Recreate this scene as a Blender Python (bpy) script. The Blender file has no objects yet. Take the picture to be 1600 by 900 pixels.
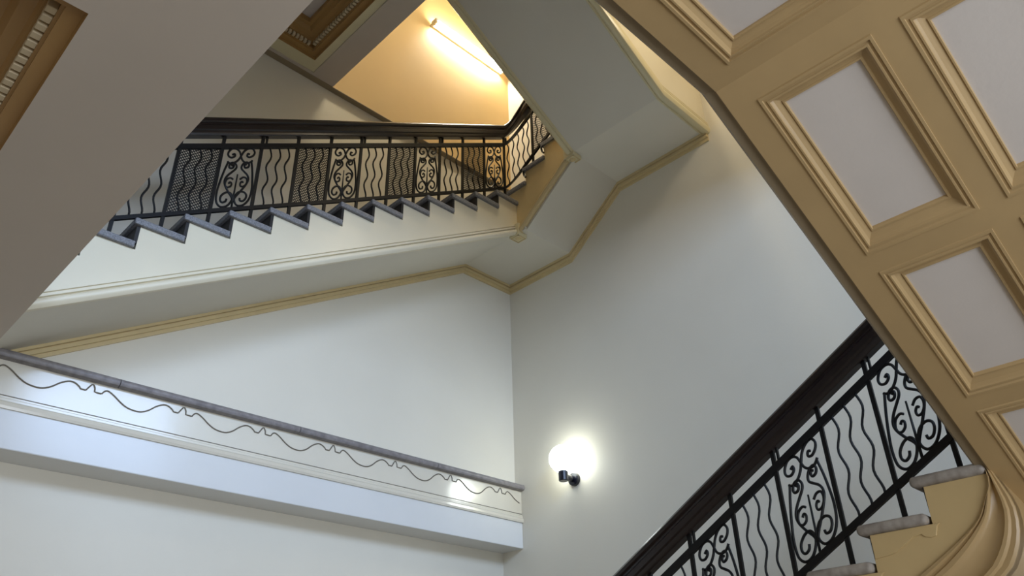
import bpy, bmesh, math, random
from mathutils import Vector, Matrix
random.seed(7)
C = bpy.context.scene.collection
sc = bpy.context.scene
S, H = 5.5, 1.6                      # metres per layout unit, eye height above the hall floor
def W(p): return Vector((S*p[0], S*p[1], S*p[2]+H))

# ------------------------------------------------------------------ camera
yaw, pit, rol, F = math.radians(44.52092608), math.radians(30.25781446), math.radians(-1.64982784), 1231.59
fw = Vector((math.cos(pit)*math.cos(yaw), math.cos(pit)*math.sin(yaw), math.sin(pit)))
rt = Vector((math.sin(yaw), -math.cos(yaw), 0)); up = rt.cross(fw)
rt, up = math.cos(rol)*rt+math.sin(rol)*up, -math.sin(rol)*rt+math.cos(rol)*up
cam = bpy.data.cameras.new('camera'); co = bpy.data.objects.new('camera', cam); C.objects.link(co)
cam.sensor_width = 36; cam.lens = F/1600*36; cam.clip_start = .05
m = Matrix((rt, up, -fw)).transposed().to_4x4(); m.translation = Vector((0, 0, H)); co.matrix_world = m
sc.camera = co
# ------------------------------------------------------------------ world, light, exposure
wd = bpy.data.worlds.new('sky'); sc.world = wd; wd.use_nodes = True
bg = wd.node_tree.nodes['Background']; bg.inputs[0].default_value = (.62, .78, 1, 1); bg.inputs[1].default_value = .9
vs = sc.view_settings; vs.view_transform = 'Standard'; vs.look = 'None'; vs.exposure = 0.0; vs.gamma = 1; vs.use_curve_mapping = False
def area(name, loc, sx, sy, power, col, rot):
    l = bpy.data.lights.new(name, 'AREA'); l.shape = 'RECTANGLE'; l.size = sx; l.size_y = sy; l.energy = power; l.color = col
    o = bpy.data.objects.new(name, l); C.objects.link(o); o.location = loc; o.rotation_euler = rot; return o
YF = -.60                            # the window wall behind the viewer
# daylight in the window openings of that wall, shining towards +y
DAY = (.49, .67, 1)
area('daylight_upper_window', W((.74, YF-.004, .90)), S*.46, S*.32, 120, DAY, (math.radians(90), 0, 0))
area('daylight_upper_window', W((-.02, YF-.004, .90)), S*.46, S*.32, 370, DAY, (math.radians(90), 0, 0))
area('daylight_hall_window', W((.15, YF-.004, .06)), S*.80, S*.46, 200, (.80, .88, 1), (math.radians(90), 0, 0))
# added warm fill above the top landing, without a fixture
area('top_landing_fill', W((.72, .60, 1.785)), 1.2, .5, 105, (1, .86, .60), (0, 0, 0))

pl = bpy.data.lights.new('landing_fill', 'POINT'); pl.energy = 17; pl.color = (1, .88, .66); pl.shadow_soft_size = .12  # added unseen fill for the return flight's near face, no fixture
po = bpy.data.objects.new('landing_fill', pl); C.objects.link(po); po.location = W((.80, .33, 1.03))
# ------------------------------------------------------------------ materials
MATS = {}
def lin(c): return tuple(((v/255)/12.92 if v/255 <= .04045 else ((v/255+.055)/1.055)**2.4) for v in c)+(1,)
def mat(name, rgb, rough=.6, var=.05, scale=6, bump=.0, bscale=40, coat=0, metal=0, spec=.5, emit=None, stretch=None, rgb2=None):
    M = bpy.data.materials.new(name); M.use_nodes = True; nt = M.node_tree; b = nt.nodes['Principled BSDF']
    tc = nt.nodes.new('ShaderNodeTexCoord'); mp = nt.nodes.new('ShaderNodeMapping'); nt.links.new(tc.outputs['Object'], mp.inputs[0])
    if stretch: mp.inputs['Scale'].default_value = stretch
    n = nt.nodes.new('ShaderNodeTexNoise'); n.inputs['Scale'].default_value = scale; n.inputs['Detail'].default_value = 5
    nt.links.new(mp.outputs[0], n.inputs[0])
    r = nt.nodes.new('ShaderNodeValToRGB'); a = lin(rgb)
    if rgb2: c0, c1 = a, lin(rgb2)
    else: c0, c1 = tuple(v*(1-var) for v in a[:3])+(1,), tuple(min(1, v*(1+var)) for v in a[:3])+(1,)
    r.color_ramp.elements[0].position = .32; r.color_ramp.elements[1].position = .68
    r.color_ramp.elements[0].color = c0; r.color_ramp.elements[1].color = c1
    nt.links.new(n.outputs[0], r.inputs[0]); nt.links.new(r.outputs[0], b.inputs['Base Color'])
    b.inputs['Roughness'].default_value = rough; b.inputs['Metallic'].default_value = metal
    b.inputs['Specular IOR Level'].default_value = spec; b.inputs['Coat Weight'].default_value = coat; b.inputs['Coat Roughness'].default_value = .12
    if bump:
        n2 = nt.nodes.new('ShaderNodeTexNoise'); n2.inputs['Scale'].default_value = bscale; n2.inputs['Detail'].default_value = 3
        nt.links.new(mp.outputs[0], n2.inputs[0])
        bp = nt.nodes.new('ShaderNodeBump'); bp.inputs['Strength'].default_value = bump; bp.inputs['Distance'].default_value = .01
        nt.links.new(n2.outputs[0], bp.inputs['Height']); nt.links.new(bp.outputs[0], b.inputs['Normal'])
    if emit:
        b.inputs['Emission Color'].default_value = emit[0]+(1,); b.inputs['Emission Strength'].default_value = emit[1]
    MATS[name] = M; return M
mat('wall_paint', (227, 220, 203), .5, .02, 1.5, .05, 60)
mat('warm_tint_wall', (218, 184, 124), .6, .03, 1.5, .04, 60)  # cream wall under warm lamps; that warm light is put into the ochre
mat('string_paint', (228, 218, 192), .28, .02, 2, .06, 9)
mat('gloss_paint', (222, 214, 196), .14, .03, 2, .10, 7, coat=.8)
mat('white_gloss', (222, 222, 220), .18, .02, 2, .05, 7)
mat('soffit_paint', (221, 215, 200), .6, .03, 1.2, .04, 50)
mat('beam_paint', (199, 185, 169), .6, .03, 1.2, .03, 50)
mat('mould_paint', (214, 192, 144), .32, .04, 5, .05, 20)
mat('cream_mould', (222, 210, 170), .3, .03, 5, .05, 20)
mat('coffer_paint', (184, 154, 108), .38, .04, 4, .05, 25)
mat('panel_plaster', (212, 201, 190), .65, .03, 2, .05, 60)
mat('recess_shade', (170, 130, 74), .55, .05, 3, .03, 30)  # cream recess; its shade is put into this darker brown
mat('dentil_paint', (206, 186, 150), .5, .04, 8)
mat('edge_paint', (150, 132, 104), .5, .05, 8)
mat('groove_shadow', (120, 112, 98), .5, .05, 8)
mat('iron', (9, 8, 8), .42, .2, 30, .1, 60, spec=.3)
mat('mahogany', (22, 11, 10), .28, .35, 3, .05, 20, coat=.15, stretch=(1, 12, 12))
mat('granite', (98, 98, 102), .6, .1, 90, .15, 120, rgb2=(146, 145, 146))
mat('worn_stone', (118, 108, 98), .6, .1, 14, .25, 40, rgb2=(168, 158, 146))
mat('coping_stone', (118, 112, 112), .42, .1, 22, .12, 60, rgb2=(144, 138, 136))
mat('shaded_riser_stone', (34, 31, 30), .6, .2, 20, .1, 60)  # grey stone with the shade on the risers mixed into its colour
mat('lower_string', (200, 172, 122), .3, .04, 3, .12, 10)
mat('black_enamel', (18, 20, 32), .25, .1, 10)
mat('housing', (226, 220, 205), .4, .02, 10)
mat('globe_glass', (255, 255, 250), .3, .0, 5, emit=((.93, 1, .95), 10))
mat('tube_glow', (255, 250, 235), .3, .0, 5, emit=((1, .95, .80), 100))
mat('floor_stone', (150, 140, 126), .35, .1, 3, .05, 30)
mat('frame_wood', (226, 222, 210), .4, .03, 5)

# ------------------------------------------------------------------ mesh helpers (layout units)
WL = {}                              # world location of each object, metres
class MB:
    def __init__(s): s.v = []; s.f = []
    def add(s, vs, fs):
        k = len(s.v); s.v += [tuple(v) for v in vs]; s.f += [tuple(i+k for i in f) for f in fs]; return s
    def box(s, x0, x1, y0, y1, z0, z1):
        return s.add([(x, y, z) for x in (x0, x1) for y in (y0, y1) for z in (z0, z1)],
                     [(0, 1, 3, 2), (4, 6, 7, 5), (0, 4, 5, 1), (2, 3, 7, 6), (0, 2, 6, 4), (1, 5, 7, 3)])
    def prism(s, poly, ext):
        n = len(poly); e = Vector(ext)
        vs = [Vector(p) for p in poly]+[Vector(p)+e for p in poly]
        return s.add(vs, [tuple(range(n))[::-1], tuple(range(n, 2*n))]+[(i, (i+1) % n, n+(i+1) % n, n+i) for i in range(n)])
    def sweep(s, path, hv, prof, closed=False):
        n = len(prof); vs = []
        for P, h in zip(path, hv):
            for a, b in prof: vs.append((P[0]+h[0]*a, P[1]+h[1]*a, P[2]+b))
        fs = []; m = len(path)
        for i in range(m if closed else m-1):
            j = (i+1) % m
            for q in range(n): fs.append((i*n+q, i*n+(q+1) % n, j*n+(q+1) % n, j*n+q))
        if not closed: fs += [tuple(range(n))[::-1], tuple(range((m-1)*n, m*n))]
        return s.add(vs, fs)
    def tube(s, path, r, n=6, cap=True):
        P = [Vector(p) for p in path]; vs = []; fs = []; ref = None
        for i, p in enumerate(P):
            t = (P[min(i+1, len(P)-1)]-P[max(i-1, 0)]).normalized()
            if ref is None:
                ref = Vector((0, 1, 0)) if abs(t.y) < .9 else Vector((1, 0, 0))
            a = (ref-t*ref.dot(t)).normalized(); b = t.cross(a); ref = a
            rr = r[i] if isinstance(r, (list, tuple)) else r
            for k in range(n):
                an = 2*math.pi*(k+.5)/n; vs.append(p+a*math.cos(an)*rr+b*math.sin(an)*rr)
        for i in range(len(P)-1):
            for k in range(n): fs.append((i*n+k, i*n+(k+1) % n, (i+1)*n+(k+1) % n, (i+1)*n+k))
        if cap: fs += [tuple(range(n))[::-1], tuple(range((len(P)-1)*n, len(P)*n))]
        return s.add(vs, fs)
    def lathe(s, prof, c, axis='z', n=24):
        vs = []; fs = []; m = len(prof)
        for k in range(n):
            a = 2*math.pi*k/n; ca, sa = math.cos(a), math.sin(a)
            for r, h in prof:
                vs.append({'z': (c[0]+r*ca, c[1]+r*sa, c[2]+h), 'x': (c[0]+h, c[1]+r*ca, c[2]+r*sa)}[axis])
        for k in range(n):
            for i in range(m-1): fs.append((k*m+i, ((k+1) % n)*m+i, ((k+1) % n)*m+i+1, k*m+i+1))
        return s.add(vs, fs)
def link(name, me, M, parent, loc, label=None):
    o = bpy.data.objects.new(name, me); C.objects.link(o)
    if M and not me.materials: me.materials.append(MATS[M])
    pl = Vector((0, 0, 0))
    if parent: o.parent = parent; pl = WL[parent]
    o.location = loc-pl; WL[o] = loc
    if label: o['label'] = label
    return o
def build(mb, name, M, parent=None, bevel=0, smooth=False, label=None, seg=2, unit=True, origin=None):
    pts = [W(v) if unit else Vector(v) for v in mb.v]
    if origin is None:
        lo = Vector((min(p.x for p in pts), min(p.y for p in pts), min(p.z for p in pts)))
        hi = Vector((max(p.x for p in pts), max(p.y for p in pts), max(p.z for p in pts)))
        origin = Vector(((lo.x+hi.x)/2, (lo.y+hi.y)/2, lo.z))
    bm = bmesh.new(); bv = [bm.verts.new(p-origin) for p in pts]
    for f in mb.f:
        try: bm.faces.new([bv[i] for i in f])
        except ValueError: pass
    bmesh.ops.recalc_face_normals(bm, faces=bm.faces)
    if bevel:
        ed = [e for e in bm.edges if len(e.link_faces) == 2 and e.calc_face_angle(0) > .5]
        bmesh.ops.bevel(bm, geom=ed, offset=bevel, segments=seg, profile=.5, affect='EDGES', clamp_overlap=True)
    me = bpy.data.meshes.new(name); bm.to_mesh(me); bm.free()
    if smooth:
        for p in me.polygons: p.use_smooth = True
        me.set_sharp_from_angle(angle=math.radians(38))
    return link(name, me, M, parent, origin, label)
def thing(name, label, cat, loc, group=None):
    o = bpy.data.objects.new(name, None); C.objects.link(o); o.empty_display_size = .1
    o.location = W(loc); WL[o] = W(loc); o['label'] = label; o['category'] = cat
    if group: o['group'] = group
    return o
def struct(o, label=None):
    o['kind'] = 'structure'
    if label: o['label'] = label
    return o
def copy_at(o, delta, parent):
    c = o.copy(); C.objects.link(c); c.parent = parent; WL[c] = WL[o]+delta; c.location = WL[c]-WL[parent]
    for ch in [x for x in o.children]:
        d = ch.copy(); C.objects.link(d); d.parent = c; WL[d] = WL[ch]+delta
    return c
def grid_frame(xs0, xs1, ys0, ys1, holes, fz, n0, n1):
    """flat soffit with rectangular openings; fz(x) is the height of its underside"""
    xs = sorted({xs0, xs1}|{h[0] for h in holes}|{h[1] for h in holes}); ys = sorted({ys0, ys1}|{h[2] for h in holes}|{h[3] for h in holes})
    xs = [x for x in xs if xs0 <= x <= xs1]; ys = [y for y in ys if ys0 <= y <= ys1]
    mb = MB()
    for a, b in zip(xs, xs[1:]):
        for c, d in zip(ys, ys[1:]):
            mx, my = (a+b)/2, (c+d)/2
            if any(h[0] < mx < h[1] and h[2] < my < h[3] for h in holes): continue
            mb.add([(x, y, fz(x)+n) for x in (a, b) for y in (c, d) for n in (n0, n1)],
                   [(0, 1, 3, 2), (4, 6, 7, 5), (0, 4, 5, 1), (2, 3, 7, 6), (0, 2, 6, 4), (1, 5, 7, 3)])
    return mb
def rect_mould(x0, x1, y0, y1, prof, fz):
    """profile (inset, height above the soffit) mitred round a rectangle"""
    mb = MB(); n = len(prof); vs = []
    for cx, cy, sx, sy in ((x0, y0, 1, 1), (x1, y0, -1, 1), (x1, y1, -1, -1), (x0, y1, 1, -1)):
        for o, h in prof:
            x = cx+sx*o; vs.append((x, cy+sy*o, fz(x)+h))
    fs = [(i*n+q, i*n+q+1, ((i+1) % 4)*n+q+1, ((i+1) % 4)*n+q) for i in range(4) for q in range(n-1)]
    return mb.add(vs, fs)

# ------------------------------------------------------------------ the setting
ZF = -H/S                            # hall floor
XB, YA, YU, YD = 1.0, .990, .978, 1.024
Z1, ZT1, Z2, ZT2, ZC = .3776, .4538, 1.065, 1.152, 1.80
XL, YN = .143, .1755                 # edges of the lower well opening
XC = .3795; SLX = .518               # start and pitch of the panelled flight
X2, Y2N = .5367, .4929
struct(build(MB().box(-.85, 1.06, YF-.06, 1.10, ZF-.03, ZF), 'floor', 'floor_stone'), 'pale stone hall floor')
wl = MB()
wl.box(-.85, XB, YD, 1.10, ZF, .295)
wl.box(-.85, XB, YA, 1.10, .300, Z2)
struct(build(wl, 'wall_rear', 'wall_paint'), 'cream painted rear wall of the stairwell')
struct(build(MB().box(-.85, XB, YU, 1.10, Z2, ZC), 'wall_rear_upper', 'warm_tint_wall'), 'upper rear wall tinted ochre for lamp warmth, with the strip light')
struct(build(MB().box(-.80, XB, YU-.0004, YA, Z2-.0012, Z2), 'trim_2', 'edge_paint'), 'brown edge under the warm-tinted upper wall')
struct(build(MB().box(XB, 1.06, YF-.06, 1.10, ZF, ZC), 'wall_right', 'wall_paint'), 'cream wall with the globe lamp')
lw = MB().box(-.86, -.80, YF-.06, 1.10, ZF, ZC)
struct(build(lw, 'wall_left', 'wall_paint'), 'cream wall on the hall side')
# window wall behind the viewer with two openings
wins = [(.51, .97, .74, 1.06), (-.25, .21, .74, 1.06), (-.25, .55, -.17, .29)]
fr = MB(); xs = sorted({-.80, XB}|{w[0] for w in wins}|{w[1] for w in wins}); zs = sorted({ZF, ZC}|{w[2] for w in wins}|{w[3] for w in wins})
for a, b in zip(xs, xs[1:]):
    for c, d in zip(zs, zs[1:]):
        if any(w[0] < (a+b)/2 < w[1] and w[2] < (c+d)/2 < w[3] for w in wins): continue
        fr.box(a, b, YF-.06, YF, c, d)
struct(build(fr, 'wall_front', 'wall_paint'), 'wall with tall windows')
for i, (a, b, c, d) in enumerate(wins):
    mb = MB()
    for q in range(4): x = a+(b-a)*q/3; mb.box(x-.006, x+.006, YF-.03, YF-.02, c, d)
    for q in range(3): z = c+(d-c)*q/2; mb.box(a, b, YF-.031, YF-.019, z-.006, z+.006)
    struct(build(mb, 'window_%d' % (i+1), 'frame_wood'), 'white window frame with glazing bars')
# ---- coffered recess: cornice, dentils and plaster field
def coffer(root, x0, x1, y0, y1, z0, runs, pitch, depth=.046):
    f = lambda x: z0
    prof = [(0, 0), (.0006, .006), (.0105, .0065), (.0105, .0095), (.0125, .010), (.0125, .018), (.0200, .0185), (.0220, .0230), (.0300, .0250), (.0340, .0320), (.0400, .0330), (.0400, depth)]
    c = build(rect_mould(x0, x1, y0, y1, prof, f), 'cornice', 'recess_shade', root, smooth=True)
    build(MB().box(x0+.03, x1-.03, y0+.03, y1-.03, z0+depth-.002, z0+depth+.004), 'coffer_field', 'panel_plaster', root)
    if not runs: return
    t = build(MB().box(0, pitch*.66, 0, .006, 0, .0075), 'dentil', 'dentil_paint', c, bevel=.002, seg=1)
    first = True
    for axis, fixed, a, b in runs:
        n = int((b-a)/pitch)
        for i in range(n):
            q = a+(i+.5)*pitch
            if axis == 'y': p = (fixed, q, z0+.0105)
            else: p = (q, fixed, z0+.0105)
            if first: o = t; first = False
            else: o = t.copy(); C.objects.link(o); o.parent = c
            WL[o] = W(p); o.location = WL[o]-WL[c]
            if axis == 'y': o.rotation_euler = (0, 0, math.radians(90))
cl = build(grid_frame(-.80, XL, YF, YA, [(-.36, .0535, .394, .90), (-.36, .0535, -.25, .30)], lambda x: Z1, 0, .046), 'ceiling', 'beam_paint')
struct(cl, 'grey beamed hall ceiling beside the stairwell')
coffer(cl, -.36, .0535, .394, .90, Z1, [('y', .0380, .413, .68), ('x', .4095, -.12, .036)], .0091)
coffer(cl, -.36, .0535, -.25, .30, Z1, [], .0091)
struct(build(MB().box(-.80, XL, YF, YA, Z1+.046, ZT1), 'floor_upper', 'floor_stone'), 'first floor slab')
# top storey
c2 = build(grid_frame(-.80, X2, YF, YU, [(.12, .4918, .60, .9719)], lambda x: Z2, 0, .012), 'ceiling_upper', 'beam_paint')
struct(c2, 'grey beamed upper landing ceiling')
build(grid_frame(.12, .4918, .60, .9719, [(.16, .4777, .63, .9461)], lambda x: Z2+.002, 0, .012), 'border', 'cream_mould', c2)
coffer(c2, .16, .4777, .63, .9461, Z2+.002, [('x', .9306, .36, .460), ('y', .4622, .74, .928)], .0075)
build(MB().box(-.80, X2, YF, YU, Z2+.052, ZT2), 'slab', 'floor_stone', c2)
build(MB().box(X2, XB, YF, Y2N-.03, Z2+.03, ZT2), 'slab', 'soffit_paint', c2)
build(MB().box(-.80, XB, .19, .25, .80, Z2+.03), 'light_block', 'beam_paint', c2)  # added out of view to keep window light off the upper rear wall
struct(build(MB().box(-.85, 1.06, YF-.06, 1.10, ZC, ZC+.03), 'ceiling_top', 'soffit_paint'), 'top ceiling of the stairwell')
# trim under the stair soffits, on both walls
ZL, ZM = .8223, .9203                # undersides of the two quarter landings
CX = .872                            # where the first flight's soffit turns level
zs1 = lambda x: ZL-(CX-x)*.5885
trim = [(0, .001), (.0075, .001), (.0075, -.0045), (.0040, -.0050), (.0040, -.0064), (.0062, -.0068), (.0062, -.0118), (.0028, -.0122), (.0028, -.0178), (0, -.0180)]
pth = [(XL, YA, zs1(XL)), (CX, YA, ZL), (XB, YA, ZL), (XB, .819, ZL), (XB, .689, ZM), (XB, Y2N, ZM)]
hv = [(0, -1), (0, -1), (-1, -1), (-1, 0), (-1, 0), (-1, 0)]
struct(build(MB().sweep(pth, hv, trim), 'trim_1', 'mould_paint'), 'beige moulding under the stair soffit')

# ------------------------------------------------------------------ ledge on the rear wall
lg = thing('wall_ledge', 'cream ledge with stone coping and incised wavy line along the rear wall', 'ledge', (.5, .98, .295))
build(MB().box(-.30, XB, .974, YD+.004, .295, .3395), 'fascia', 'white_gloss', lg, bevel=.006)
build(MB().box(-.30, XB, .9755, YA+.02, .3395, .3990), 'frieze', 'gloss_paint', lg)
build(MB().sweep([(-.30, .9755, .3395), (XB, .9755, .3395)], [(0, -1)]*2, [(0, -.001), (.0035, -.001), (.0045, .002), (.0040, .006), (.0022, .008), (.0022, .0105), (.0010, .0115), (.0010, .0135), (0, .0135)]), 'moulding', 'gloss_paint', lg)
for z in (.3512, .3536): build(MB().box(-.30, XB, .9748, .9760, z, z+.0008), 'groove', 'groove_shadow', lg)
prof = [(-.02, 0), (.005, 0), (.0085, .0010), (.0101, .0035), (.0101, .0062), (.0085, .0092), (.0050, .0108), (-.02, .0110)]
st = [-.30, -.05, .2935, .545, .80, XB]
for a, b in zip(st, st[1:]):
    build(MB().sweep([(a+.0005, .9755, .3942), (b-.0005, .9755, .3942)], [(0, -1)]*2, prof), 'coping_stone', 'coping_stone', lg, smooth=True)
def cr(pts, n=6):
    P = [Vector(p) for p in pts]; out = []
    for i in range(len(P)-1):
        a, b, c, d = P[max(i-1, 0)], P[i], P[i+1], P[min(i+2, len(P)-1)]
        for k in range(n):
            t = k/n
            out.append(.5*((2*b)+(c-a)*t+(2*a-5*b+4*c-d)*t*t+(3*b-a-3*c+d)*t**3))
    out.append(P[-1]); return out
wave = [(0, .3869), (.0055, .3867)], [(.0060, .3869), (.0085, .3908), (.0125, .3921), (.020, .3885), (.030, .3815), (.040, .3770), (.053, .3760), (.063, .3800), (.0725, .3880), (.081, .3925), (.0875, .3922), (.0935, .3888)], [(.0935, .3888), (.0950, .3868), (.1010, .3866)], [(.1012, .3868), (.1062, .3952), (.1085, .3955)], [(.1085, .3955), (.1107, .3915)], [(.1107, .3915), (.1112, .3872), (.1137, .3869)]
for k in range(-1, 7):
    x0 = .2721+.1137*k
    for seg in wave:
        pts = [(x0+a, .9752, b-.0042) for a, b in seg if x0+a < .998]
        if len(pts) < 2: continue
        build(MB().tube(cr(pts, 4) if len(pts) > 3 else pts, .00095, 5), 'incised_line', 'groove_shadow', lg)

# ------------------------------------------------------------------ upper stair
R1, T1 = .0316, .0537
NX, NZ = .2275, .5483                # one nosing of the first flight
Y1, X0U = .8413, .8742               # string faces towards the well
def tread_mesh(mb, x0, x1, y0, y1, z): return mb.box(x0, x1, y0, y1, z-.0085, z)
f1 = thing('stair_flight', 'upper flight with granite treads rising along the rear wall', 'staircase', (.45, .91, .45))
lead = None
pts = []
for i in range(-2, 12):
    x, z = NX+T1*i, NZ+R1*i
    if lead is None:
        lead = build(tread_mesh(MB(), x, x+T1+.006, Y1-.005, YA-.0004, z), 'tread', 'granite', f1, bevel=.008)
        rlead = build(MB().box(x+.0045, x+.0087, Y1-.0002, YA-.0004, z-R1, z-.0085), 'riser', 'shaded_riser_stone', f1)
        d0 = W((x, 0, z))
    else:
        copy_at(lead, W((x, 0, z))-d0, f1); copy_at(rlead, W((x, 0, z))-d0, f1)
    pts += [(x+.0087, z-R1-.0085 if i > -2 else zs1(x)), (x+.0087, z-.0085)]
top = [(a, Y1, b) for a, b in pts]+[(X0U, Y1, pts[-1][1])]
low = [(X0U, Y1, ZL), (CX, Y1, ZL), (pts[0][0], Y1, zs1(pts[0][0]))]
build(MB().prism(top+low, (0, .012, 0)), 'string', 'string_paint', f1)
build(MB().prism([(XL+.0005, Y1+.002, zs1(XL)), (CX, Y1+.002, ZL), (CX, Y1+.002, ZL+.016), (XL+.0005, Y1+.002, zs1(XL)+.016)], (0, YA-Y1-.0024, 0)), 'soffit', 'soffit_paint', f1)
smould = [(-.002, -.002), (.004, -.002), (.0070, .0010), (.0078, .0045), (.0066, .0080), (.0030, .0098), (.0012, .0100), (.0012, .0116), (.0046, .0120), (.0046, .0150), (.0012, .0154), (.0012, .0172), (.0034, .0176), (.0034, .0200), (-.002, .0204)]
build(MB().sweep([(XL+.0005, Y1, zs1(XL+.0005)), (X0U-.004, Y1, zs1(X0U-.004))], [(0, -1)]*2, smould), 'string_moulding', 'string_paint', f1, smooth=True)
# quarter landing 1
q1 = thing('stair_landing', 'lower quarter landing in the corner of the two walls', 'landing', (.93, .91, ZL))
build(MB().box(CX, XB, .819, YA, ZL, ZL+.016), 'soffit', 'soffit_paint', q1)
build(MB().box(X0U, XB, Y1, YA, ZL+.016, NZ+R1*11-.0085), 'slab', 'string_paint', q1)
build(MB().box(X0U+.003, XB, Y1+.001, YA, NZ+R1*11-.0085, NZ+R1*11), 'landing_floor', 'granite', q1)
def pendant(root, x, y, z, h):
    b = MB().box(x-.0115, x+.0115, y-.0115, y+.0115, z, z+h)
    o = build(b, 'pendant_block', 'cream_mould', root, bevel=.004)
    build(MB().lathe([(0, -.0022), (.004, -.002), (.0062, 0), (.0062, .001)], (x, y, z), n=12), 'boss', 'mould_paint', o)
    mb = MB()
    for sx in (-1, 1):
        mb.box(x+sx*.0090-.0009, x+sx*.0090+.0009, y-.0099, y+.0099, z-.0010, z+.001); mb.box(x-.0099, x+.0099, y+sx*.0090-.0009, y+sx*.0090+.0009, z-.0010, z+.001)
    build(mb, 'border', 'mould_paint', o)
pendant(q1, .8765, .8420, .8140, .026)
# short flight 2 along the right wall
f2 = thing('stair_flight', 'short linking flight against the right wall between the quarter landings', 'staircase', (.93, .77, .85))
zf = [.9305, .9620, .9945]; yf = [.866, .8195, .7690]
for i in range(2):
    build(MB().box(X0U-.005, XB, yf[i+1]-.006, yf[i], zf[i]-.0085, zf[i]), 'tread', 'granite', f2, bevel=.008)
for i in range(3):
    build(MB().box(X0U+.0006, XB, yf[i]-.0085, yf[i]-.0045, (zf[i-1] if i else .896), zf[i]-.0085), 'riser', 'string_paint', f2)
zs2 = lambda y: ZL+(.819-y)/(.819-.689)*(ZM-ZL)
sp = [(X0U, .8413, ZL), (X0U, .8413, .8875), (X0U, .8612, .8875), (X0U, .8612, zf[0]-.0085), (X0U, yf[1]-.0045, zf[0]-.0085), (X0U, yf[1]-.0045, zf[1]-.0085), (X0U, yf[2]-.0045, zf[1]-.0085), (X0U, yf[2]-.0045, zf[2]-.0085), (X0U, .697, zf[2]-.0085), (X0U, .697, ZM), (X0U, .830, ZL)]
build(MB().prism(sp, (.012, 0, 0)), 'string', 'mould_paint', f2)
build(MB().prism([(X0U+.002, .819, ZL), (X0U+.002, .689, ZM), (X0U+.002, .689, ZM+.016), (X0U+.002, .819, ZL+.016)], (XB-X0U-.002, 0, 0)), 'soffit', 'soffit_paint', f2)
build(MB().sweep([(X0U, .830, ZL), (X0U, .702, ZM-.001)], [(-1, 0)]*2, smould), 'string_moulding', 'mould_paint', f2, smooth=True)
# quarter landing 2 and flight 3
q2 = thing('stair_landing', 'upper quarter landing high on the right wall', 'landing', (.93, .6, ZM))
CX3 = .866
build(MB().box(CX3, XB, Y2N+.002, .697, ZM, ZM+.016), 'soffit', 'soffit_paint', q2)
build(MB().box(X0U, XB, Y2N+.012, .7645, ZM+.016, .986), 'slab', 'string_paint', q2)
build(MB().box(X0U-.004, XB, Y2N+.012, .769, .986, .9945), 'landing_floor', 'granite', q2)
pendant(q2, .8745, .6975, .9130, .030)
f3 = thing('stair_flight', 'upper return flight seen from below, with rounded cream edges', 'staircase', (.7, .6, ZM))
zs3 = lambda x: ZM+(CX3-x)*.60
XE = .575
build(MB().prism([(CX3, Y2N+.002, ZM), (XE, Y2N+.002, zs3(XE)), (XE, Y2N+.002, zs3(XE)+.016), (CX3, Y2N+.002, ZM+.016)], (0, .697-Y2N-.002, 0)), 'soffit', 'soffit_paint', f3)
t3 = None
for i in range(6):
    x, z = .815-T1*i, .9945+R1*(i+1)
    if x < XE: break
    build(MB().box(x-T1-.004, x, Y2N+.012, .700, z-.0085, z), 'tread', 'granite', f3)
    build(MB().box(x-.008, x-.004, Y2N+.012, .690, z-R1, z-.0085), 'riser', 'shaded_riser_stone', f3)
build(MB().prism([(XB, Y2N, ZM), (CX3, Y2N, ZM), (XE, Y2N, zs3(XE)), (XE, Y2N, zs3(XE)+.13), (CX3, Y2N, ZM+.13), (XB, Y2N, ZM+.13)], (0, .011, 0)), 'outer_string', 'string_paint', f3)
build(MB().prism([(CX3, .687, ZM+.001), (XE, .687, zs3(XE)+.001), (XE, .687, zs3(XE)+.07), (CX3, .687, ZM+.07)], (0, .010, 0)), 'string', 'string_paint', f3)
emould = [(-.0115, -.0008), (-.0085, -.0022), (-.0075, -.0008), (-.0062, -.0008), (-.0052, -.0030), (-.001, -.0042), (.0035, -.0025), (.0058, .0015), (.0062, .0060), (.0050, .0095), (.0028, .0110), (.0028, .0122), (.0040, .0132), (.0040, .0160), (.0022, .0172), (.0022, .0185), (.0030, .0195), (.0030, .0210), (-.002, .0215), (-.002, .004), (-.0115, .004)]
build(MB().sweep([(XB, Y2N, ZM), (CX3, Y2N, ZM), (XE, Y2N, zs3(XE))], [(0, -1)]*3, emould), 'outer_moulding', 'cream_mould', f3, smooth=True)
build(MB().sweep([(X0U-.006, .697, zs3(X0U-.006)), (XE, .697, zs3(XE))], [(0, 1)]*2, emould), 'well_moulding', 'cream_mould', f3, smooth=True)

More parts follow.
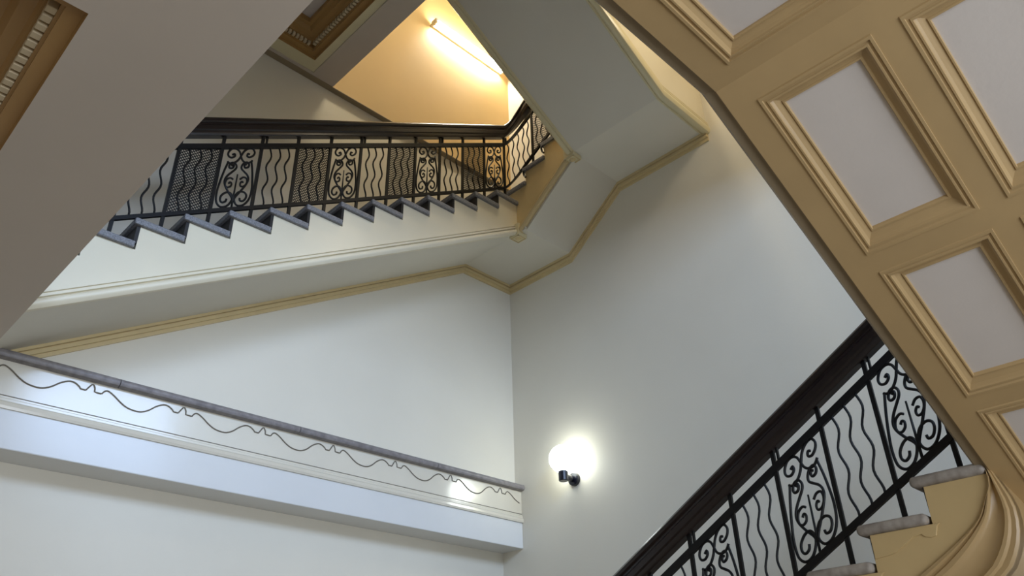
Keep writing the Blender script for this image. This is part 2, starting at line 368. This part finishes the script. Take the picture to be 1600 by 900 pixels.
# ------------------------------------------------------------------ railings
HB, HT = .1285, .160                 # handrail underside / top above the nosing line
RB, RT = .005, .112                  # bottom and top bar centres
hand = [(-.0050, .000), (.0050, .000), (.0062, .002), (.0062, .0075), (.0078, .0095), (.0078, .0165), (.0062, .0185), (.0060, .0215), (.0084, .0235), (.0086, .0275), (.0066, .0308), (.0030, .0322)]
hand = hand+[(-a, b) for a, b in hand[::-1] if abs(a) != .0050]
flat = lambda w, h: [(-w, -h), (w, -h), (w, h), (-w, h)]
def wavy(slope, x, top=RT, bot=RB):  # local metres
    pts = []
    for i in range(25):
        v = i/24; pts.append((S*(x+.0026*math.sin(v*2*math.pi*2.6+.6)), 0, S*(bot+(top-bot)*v+slope*x)))
    return MB().tube(pts, S*.00135, 6)
half = [
 [(.27, .885), (.32, .90), (.335, .86), (.26, .835), (.17, .865), (.145, .925), (.22, .985), (.34, .985), (.44, .94), (.50, .86), (.545, .80), (.62, .755), (.72, .735), (.79, .75), (.83, .775)],
 [(.19, .765), (.13, .62), (.08, .45), (.05, .28), (.08, .12), (.2, .03), (.35, .025), (.45, .09), (.47, .17), (.40, .24), (.28, .25), (.18, .205), (.17, .14), (.23, .095), (.31, .105), (.33, .145)],
 [(.30, .70), (.34, .715), (.36, .69), (.33, .655), (.26, .66), (.235, .70), (.28, .745), (.37, .74), (.43, .69), (.42, .64), (.34, .59), (.24, .53), (.19, .46), (.22, .38), (.33, .27), (.45, .17), (.49, .10)],
 [(.31, .40), (.345, .42), (.385, .395), (.37, .35), (.30, .335), (.235, .365), (.215, .42), (.25, .475), (.34, .49), (.41, .46)],
]
def scroll_mesh(path, w, slope, r):
    def q(u, v): x = w*(.03+.94*u); return (S*x, 0, S*(RB+.003+(RT-RB-.006)*v+slope*x))
    mb = MB(); mb.tube([q(u, v) for u, v in [(p.x, p.y) for p in cr([(a, b, 0) for a, b in path], 4)]], r, 5); return mb
def lattice(w, slope):
    mb = MB(); x0, z0 = .002, RB+.003; wid, hgt = w-.004, RT-RB-.007; p = .0047; t = .00078
    q = lambda x, h, yy: (S*(x0+x), S*yy, S*(z0+h+slope*(x0+x)))
    for sgn in (1, -1):
        g = sgn-slope                # wires at 45 degrees either way
        for k in range(-60, 90):
            c = k*p; xs = sorted(((0-c)/g, (hgt-c)/g)); xa, xb = max(0, xs[0]), min(wid, xs[1])
            if xb-xa < .0006: continue
            y = .0003*sgn; ha, hb = g*xa+c, g*xb+c
            for yy in (y, y+.0004): mb.add([q(xa, ha-t, yy), q(xa, ha+t, yy), q(xb, hb+t, yy), q(xb, hb-t, yy)], [(0, 1, 2, 3)])
    return mb
class Rail:
    """straight run of railing panels; meshes are shared between alike panels"""
    def __init__(s, root, slope, pitch, rot):
        s.root, s.slope, s.pitch, s.rot = root, slope, pitch, rot; s.cache = {}
    def put(s, key, name, mk, loc, parent=None):
        if key not in s.cache:
            mb = mk(); me = bpy.data.meshes.new(name); bm = bmesh.new(); bv = [bm.verts.new(v) for v in mb.v]
            for f in mb.f:
                try: bm.faces.new([bv[i] for i in f])
                except ValueError: pass
            if key[0] != 'mesh': bmesh.ops.recalc_face_normals(bm, faces=bm.faces)
            bm.to_mesh(me); bm.free()
            for p in me.polygons: p.use_smooth = key[0] in ('wavy', 'scroll')
            s.cache[key] = me
        o = link(name, s.cache[key], 'iron', parent or s.root, loc)
        if not parent: o.rotation_euler = (0, 0, s.rot)
        return o
    def post(s, loc, foot, head=HB):
        s.put(('post', round(foot, 4), round(head, 4)), 'post', lambda: MB().box(-S*.0021, S*.0021, -S*.0016, S*.0016, S*foot, S*(head+.002)), loc)
    def panel(s, kind, loc, w=None, n=3):
        w = w or s.pitch
        if kind in ('wavy', 'mesh'):
            for k in range(n):
                x = w*(k+1)/(n+1); s.put(('wavy', round(x, 4)), 'wavy_bar', lambda: wavy(s.slope, x), loc)
        if kind == 'mesh':
            s.put(('mesh', w), 'mesh_panel', lambda: lattice(w, s.slope), loc)
        if kind == 'scroll':
            a = s.put(('scroll', 'stem'), 'scroll_panel', lambda: MB().tube([(S*w*.5, 0, S*(RB+s.slope*w*.5)), (S*w*.5, 0, S*(RB+.058+s.slope*w*.5))], [S*.0015, S*.0010], 6), loc)
            for j, h in enumerate(half):
                for mir in (0, 1):
                    pth = [((1-u) if mir else u, v) for u, v in h]
                    r = S*(.0015 if j != 3 else .0014)
                    o = s.put(('scroll', j, mir), 'scroll', lambda: scroll_mesh(pth, w, s.slope, r), loc, parent=a)
SL1 = R1/T1
rl = thing('stair_railing', 'black wrought iron railing with mesh panels and dark handrail on the upper flights', 'railing', (.5, .847, .6))
nz1 = lambda x: NZ+(x-NX)*SL1
YR, XR = .847, .880
nz2 = lambda y: .9440+(.865-y)*.60

path = [(.125, YR, nz1(.125)), (.30, YR, nz1(.30)), (.60, YR, nz1(.60)), (.835, YR, nz1(.835))]; hvx = [(0, 1)]*4
ra = .036; za, zb = nz1(XR-ra), nz2(YR-ra)
for i in range(0, 9):
    a = math.radians(90-90*i/8); t = i/8; sm = t*t*(3-2*t)*.5+t*.5
    path.append((XR-ra+ra*math.cos(a), YR-ra+ra*math.sin(a), za+(zb-za)*sm)); hvx.append((math.cos(a), math.sin(a)))
for y in (.79, .76, .72): path.append((XR, y, nz2(y))); hvx.append((1, 0))
off = lambda dz: [(p[0], p[1], p[2]+dz) for p in path]
build(MB().sweep(off(HB), hvx, hand), 'handrail', 'mahogany', rl, smooth=True)
build(MB().sweep(off(RT), hvx, flat(.0022, .0042)), 'top_bar', 'iron', rl)
build(MB().sweep(off(RB), hvx, flat(.0022, .0030)), 'bottom_bar', 'iron', rl)
A1 = Rail(rl, SL1, T1, 0)
kinds = ['scroll', 'mesh', 'wavy']
for i in range(-2, 12):
    x = NX+T1*(i+.59); loc = W((x, YR, nz1(x)))
    A1.post(loc, -.0186)
    if i < 11: A1.panel(kinds[(10-i) % 3], loc)
    if (10-i) % 3 == 2: A1.put(('stub',), 'stub', lambda: MB().box(S*.0045, S*.0068, -S*.0016, S*.0016, S*(RT+.004), S*(HB+.004)), loc)
A2 = Rail(rl, .60, .0505, -math.pi/2)
y = .832
for t in (.25, .44, .62, .82):        # wavy bars round the bend
    a = math.radians(90-90*t); sm = t*t*(3-2*t)*.5+t*.5
    A2.put(('wavy', 0), 'wavy_bar', lambda: wavy(0, 0), W((XR-ra+ra*math.cos(a), YR-ra+ra*math.sin(a), za+(zb-za)*sm)))
A2.put(('wavy', 0), 'wavy_bar', lambda: wavy(0, 0), W((XR, .8095, nz2(.8095))))
for i, (y, kd, w, n) in enumerate([(.7980, 'mesh', .0505, 3), (.7475, None, 0, 0)]):
    loc = W((XR, y, nz2(y)))
    A2.post(loc, -.030)
    if kd: A2.panel(kd, loc, w, n)
for y in (.8170, .7680):              # rods bent outwards to the string
    z = nz2(y)
    build(MB().tube(cr([(XR, y, z+.004), (XR-.002, y, z-.010), (XR-.009, y, z-.018), (XR-.0085, y-.001, z-.028), (XR-.010, y-.006, z-.036)], 4), .0019, 6), 'bent_rod', 'iron', rl, smooth=True)

# ------------------------------------------------------------------ lower stair: flight against the right wall
XS = .7424; T0, R0 = .0562, .0316; NY0, NZ0 = .2407, .1986
nz0 = lambda y: NZ0-(y-NY0)*R0/T0
f0 = thing('stair_flight', 'lower flight with worn stone treads and curved beige string beside the globe lamp wall', 'staircase', (.87, .4, -.05))
bead1 = [(.1772, .1850), (.1790, .1770), (.1865, .1661), (.1967, .1524), (.2145, .1400), (.2332, .1291)]
outer = [(.1790, .2044), (.1718, .1816), (.1668, .1620), (.1674, .1468), (.1715, .1324), (.1791, .1189), (.1887, .1092)]
sl0 = R0/T0
ext = lambda p, dy: (p[0]+dy, p[1]-dy*sl0)
bead1 += [ext(bead1[-1], d) for d in (.03, .15, .40)]
outer += [ext(outer[-1], d) for d in (.03, .15, .40)]
N = 9
for i in range(-2, N):
    y, z = NY0+T0*i, NZ0-R0*i
    if i < 0: y1 = y-T0-.006
    build(MB().box(XS-.006, XB, y-T0-.0065, y, z-.0098, z), 'tread', 'worn_stone', f0, bevel=.024, seg=4, smooth=True)
    build(MB().box(XS+.0005, XB, y-.0128, y-.0088, z-R0, z-.0098), 'riser', 'shaded_riser_stone', f0)
saw = []
for i in range(0, N):
    y, z = NY0+T0*i, NZ0-R0*i
    saw += [(y-T0-.0088+.0, z-.0098), (y-.0100, z-.0098)]
saw[0] = (.1772, saw[0][1])
b1c = [(p.x, p.y) for p in cr([(a, b, 0) for a, b in bead1], 5)]
poly = [(XS, a, b) for a, b in saw]+[(XS, a, b) for a, b in b1c[::-1] if a < saw[-1][0]]
build(MB().prism(poly, (.012, 0, 0)), 'string', 'lower_string', f0)
bk = [(-.0100, -.0098), (-.0715, -.0100), (-.0684, -.0123), (-.0657, -.0199), (-.0618, -.0207), (-.0563, -.0192), (-.0538, -.0166), (-.0475, -.0177), (-.0364, -.0239), (-.0286, -.0280), (-.0226, -.0292), (-.0100, -.0305)]
for i in range(1, 6):
    y, z = NY0+T0*i, NZ0-R0*i
    build(MB().prism([(XS-.0013, y+a, z+b) for a, b in bk], (.002, 0, 0)), 'tread_bracket', 'lower_string', f0, bevel=.003)
otc = [(p.x, p.y) for p in cr([(a, b, 0) for a, b in outer], 5)]
n = len(b1c); m_ = len(otc)
def resample(pts, n):
    d = [0]
    for a, b in zip(pts, pts[1:]): d.append(d[-1]+math.dist(a, b))
    out = []
    for i in range(n):
        t = d[-1]*i/(n-1); j = max(k for k in range(len(d)) if d[k] <= t+1e-12); j = min(j, len(pts)-2)
        f = (t-d[j])/max(1e-9, d[j+1]-d[j]); out.append(tuple(pts[j][q]+(pts[j+1][q]-pts[j][q])*f for q in (0, 1)))
    return out
NB = 60; br, orr = resample(b1c, NB), resample(otc, NB)
# cove and beads between string face and underside: across-profile (share towards outer edge, out of the face)
cove = [(0, .0), (.02, .0030), (.09, .0036), (.13, .0012), (.17, .0012), (.21, .0034), (.30, .0036), (.36, .0006), (.42, -.0005), (.60, -.0015), (.74, .0005), (.78, .0030), (.84, .0030), (.88, .0010), (.96, .0014), (1.0, .0)]
vs_, fs_ = [], []
for a, b in zip(br, orr):
    for t, o in cove: vs_.append((XS-o, a[0]+(b[0]-a[0])*t, a[1]+(b[1]-a[1])*t))
for a, b in zip(br, orr): vs_.append((XS+.012, b[0], b[1]))
k = len(cove)
for i in range(NB-1):
    for q in range(k-1): fs_.append((i*k+q, i*k+q+1, (i+1)*k+q+1, (i+1)*k+q))
    fs_.append((i*k+k-1, NB*k+i, NB*k+i+1, (i+1)*k+k-1))
build(MB().add(vs_, fs_), 'string_moulding', 'coffer_paint', f0, smooth=True)
# underside of this flight, from the outer curve to the wall
vs_ = [(XS+.002, a, b) for a, b in orr]+[(XB, a, b) for a, b in orr]
build(MB().add(vs_, [(i, i+1, NB+i+1, NB+i) for i in range(NB-1)]), 'soffit', 'coffer_paint', f0, smooth=True)
r0 = thing('stair_railing', 'black wrought iron railing with scrolls and dark handrail on the lower flight', 'railing', (.7484, .4, .0))
XR0 = .7484
p0 = [(XR0, .70, nz0(.70)), (XR0, .45, nz0(.45)), (XR0, .12, nz0(.12))]
o0 = lambda dz: [(p[0], p[1], p[2]+dz) for p in p0]
build(MB().sweep(o0(HB), [(1, 0)]*3, hand), 'handrail', 'mahogany', r0, smooth=True)
build(MB().sweep(o0(RT), [(1, 0)]*3, flat(.0022, .0042)), 'top_bar', 'iron', r0)
build(MB().sweep(o0(RB), [(1, 0)]*3, flat(.0022, .0036)), 'bottom_bar', 'iron', r0)
A0 = Rail(r0, sl0, T0, -math.pi/2)
for i in range(-1, 7):
    y = .2545+T0*i; loc = W((XR0, y, nz0(y)))
    A0.post(loc, -.0240)
    if i >= 0: A0.panel('scroll' if i % 2 == 0 else 'wavy', loc)
    if i % 2 == 0: A0.put(('stub',), 'stub', lambda: MB().box(S*.0045, S*.0065, -S*.0016, S*.0016, S*(RT+.004), S*(HB+.004)), loc)

# ------------------------------------------------------------------ panelled flight and landing overhead
zx = lambda x: Z1-SLX*(x-XC)
fx = thing('stair_flight', 'panelled beige flight overhead, seen from below at the right', 'staircase', (.56, 0, .15))
pm = [(-.0012, 0), (-.0010, -.0011), (.0008, -.0011), (.0012, .0002), (.0028, .0002), (.0031, -.0006), (.0042, -.0006), (.0046, .0008), (.0060, .0024), (.0080, .0034), (.0095, .0040), (.0100, .0040), (.0104, .0032), (.0114, .0032), (.0119, .0042), (.0119, .0062)]
cols = [(.0803, .155), (-.014, .0608), (-.1085, -.0337), (-.203, -.128)]
rows = [(.3977, .5245), (.5427, .6640), (.6815, .800)]
XE2 = .84
holes = [(a, b, c, d) for a, b in rows for c, d in cols]
build(grid_frame(XC, XE2, -.30, YN, holes, zx, 0, .007), 'soffit_frame', 'coffer_paint', fx)
for a, b, c, d in holes:
    build(rect_mould(a, b, c, d, pm, zx), 'panel_moulding', 'coffer_paint', fx)
    mb = MB().prism([(a+.009, c+.009, zx(a+.009)+.0055), (b-.009, c+.009, zx(b-.009)+.0055), (b-.009, c+.009, zx(b-.009)+.0085), (a+.009, c+.009, zx(a+.009)+.0085)], (0, d-c-.018, 0))
    build(mb, 'panel', 'panel_plaster', fx)
build(MB().prism([(XC, -.30, Z1+.008), (XE2, -.30, zx(XE2)+.008), (XE2, -.30, zx(XE2)+.05), (XC, -.30, Z1+.05)], (0, YN+.30, 0)), 'body', 'string_paint', fx)
edge = [(-.002, .0005), (.001, .0008), (.0016, .0030), (.0085, .0034), (.0105, .0060), (.0105, .04), (-.002, .04)]
build(MB().sweep([(.10, YN, Z1), (XC, YN, Z1), (.746, YN, zx(.746))], [(0, 1)]*3, edge), 'edge_strip', 'edge_paint', fx)
for i in range(7):
    x, z = .72-T1*i, .265+R1*i
    build(MB().box(x-T1, x, -.30, YN+.006, z-.0085, z), 'tread', 'worn_stone', fx)
    build(MB().box(x-.008, x-.004, -.30, YN, z-R1-.02, z-.0085), 'riser', 'shaded_riser_stone', fx)
# landing the flight arrives at: level panelled soffit
hl = [(.2320, .3624), (.0850, .2154)]
lc = build(grid_frame(XL, XC, YF, YN, [(a, b, c, d) for a, b in hl[:1] for c, d in cols], lambda x: Z1, 0, .007), 'ceiling_landing', 'coffer_paint')
struct(lc, 'beige panelled landing ceiling over the hall')
for a, b in hl[:1]:
    for c, d in cols:
        build(rect_mould(a, b, c, d, pm, lambda x: Z1), 'panel_moulding', 'coffer_paint', lc)
        build(MB().box(a+.009, b-.009, c+.009, d-.009, Z1+.0055, Z1+.0085), 'panel', 'panel_plaster', lc)
build(MB().box(XL, XC, YF, YN, Z1+.0085, ZT1), 'slab', 'floor_stone', lc)
build(MB().box(XC, XB, YF, -.30, Z1, ZT1), 'slab', 'soffit_paint', lc)

# ------------------------------------------------------------------ lamps
lamp = thing('wall_lamp', 'lit white globe lamp on a black bracket on the right wall', 'lamp', (1.0, .8475, .3865))
build(MB().lathe([(0, -.0075), (.009, -.0075), (.0108, -.006), (.0112, 0), (0, 0)], (1.0, .8475, .3865), 'x'), 'back_plate', 'black_enamel', lamp, smooth=True)
build(MB().tube([(.994, .8475, .3865), (.972, .8475, .3865)], .0052, 12), 'arm', 'black_enamel', lamp, smooth=True)
build(MB().lathe([(0, -.0085), (.0072, -.0085), (.0082, -.0075), (.0082, .0080), (.0070, .0085), (0, .0085)], (.9705, .8475, .3870)), 'socket', 'black_enamel', lamp, smooth=True)
gp = [(max(.0001, .0235*math.sin(math.radians(a))), -.0235*math.cos(math.radians(a))) for a in range(12, 181, 8)]+[(.0001, .0235)]
build(MB().lathe(gp, (.9715, .8475, .4165), n=32), 'globe', 'globe_glass', lamp, smooth=True)
tl = thing('strip_light', 'glowing fluorescent strip light on the warm-tinted upper wall', 'lamp', (.86, .978, 1.395))
build(MB().box(.757, .975, .972, .978, 1.3975, 1.4045), 'housing', 'housing', tl, bevel=.006)
build(MB().tube([(.763, .9620, 1.4035), (.970, .9620, 1.4035)], .0050, 14), 'tube', 'tube_glow', tl, smooth=True)
for x in (.757, .970): build(MB().box(x, x+.005, .956, .974, 1.396, 1.410), 'end_cap', 'housing', tl, bevel=.004)
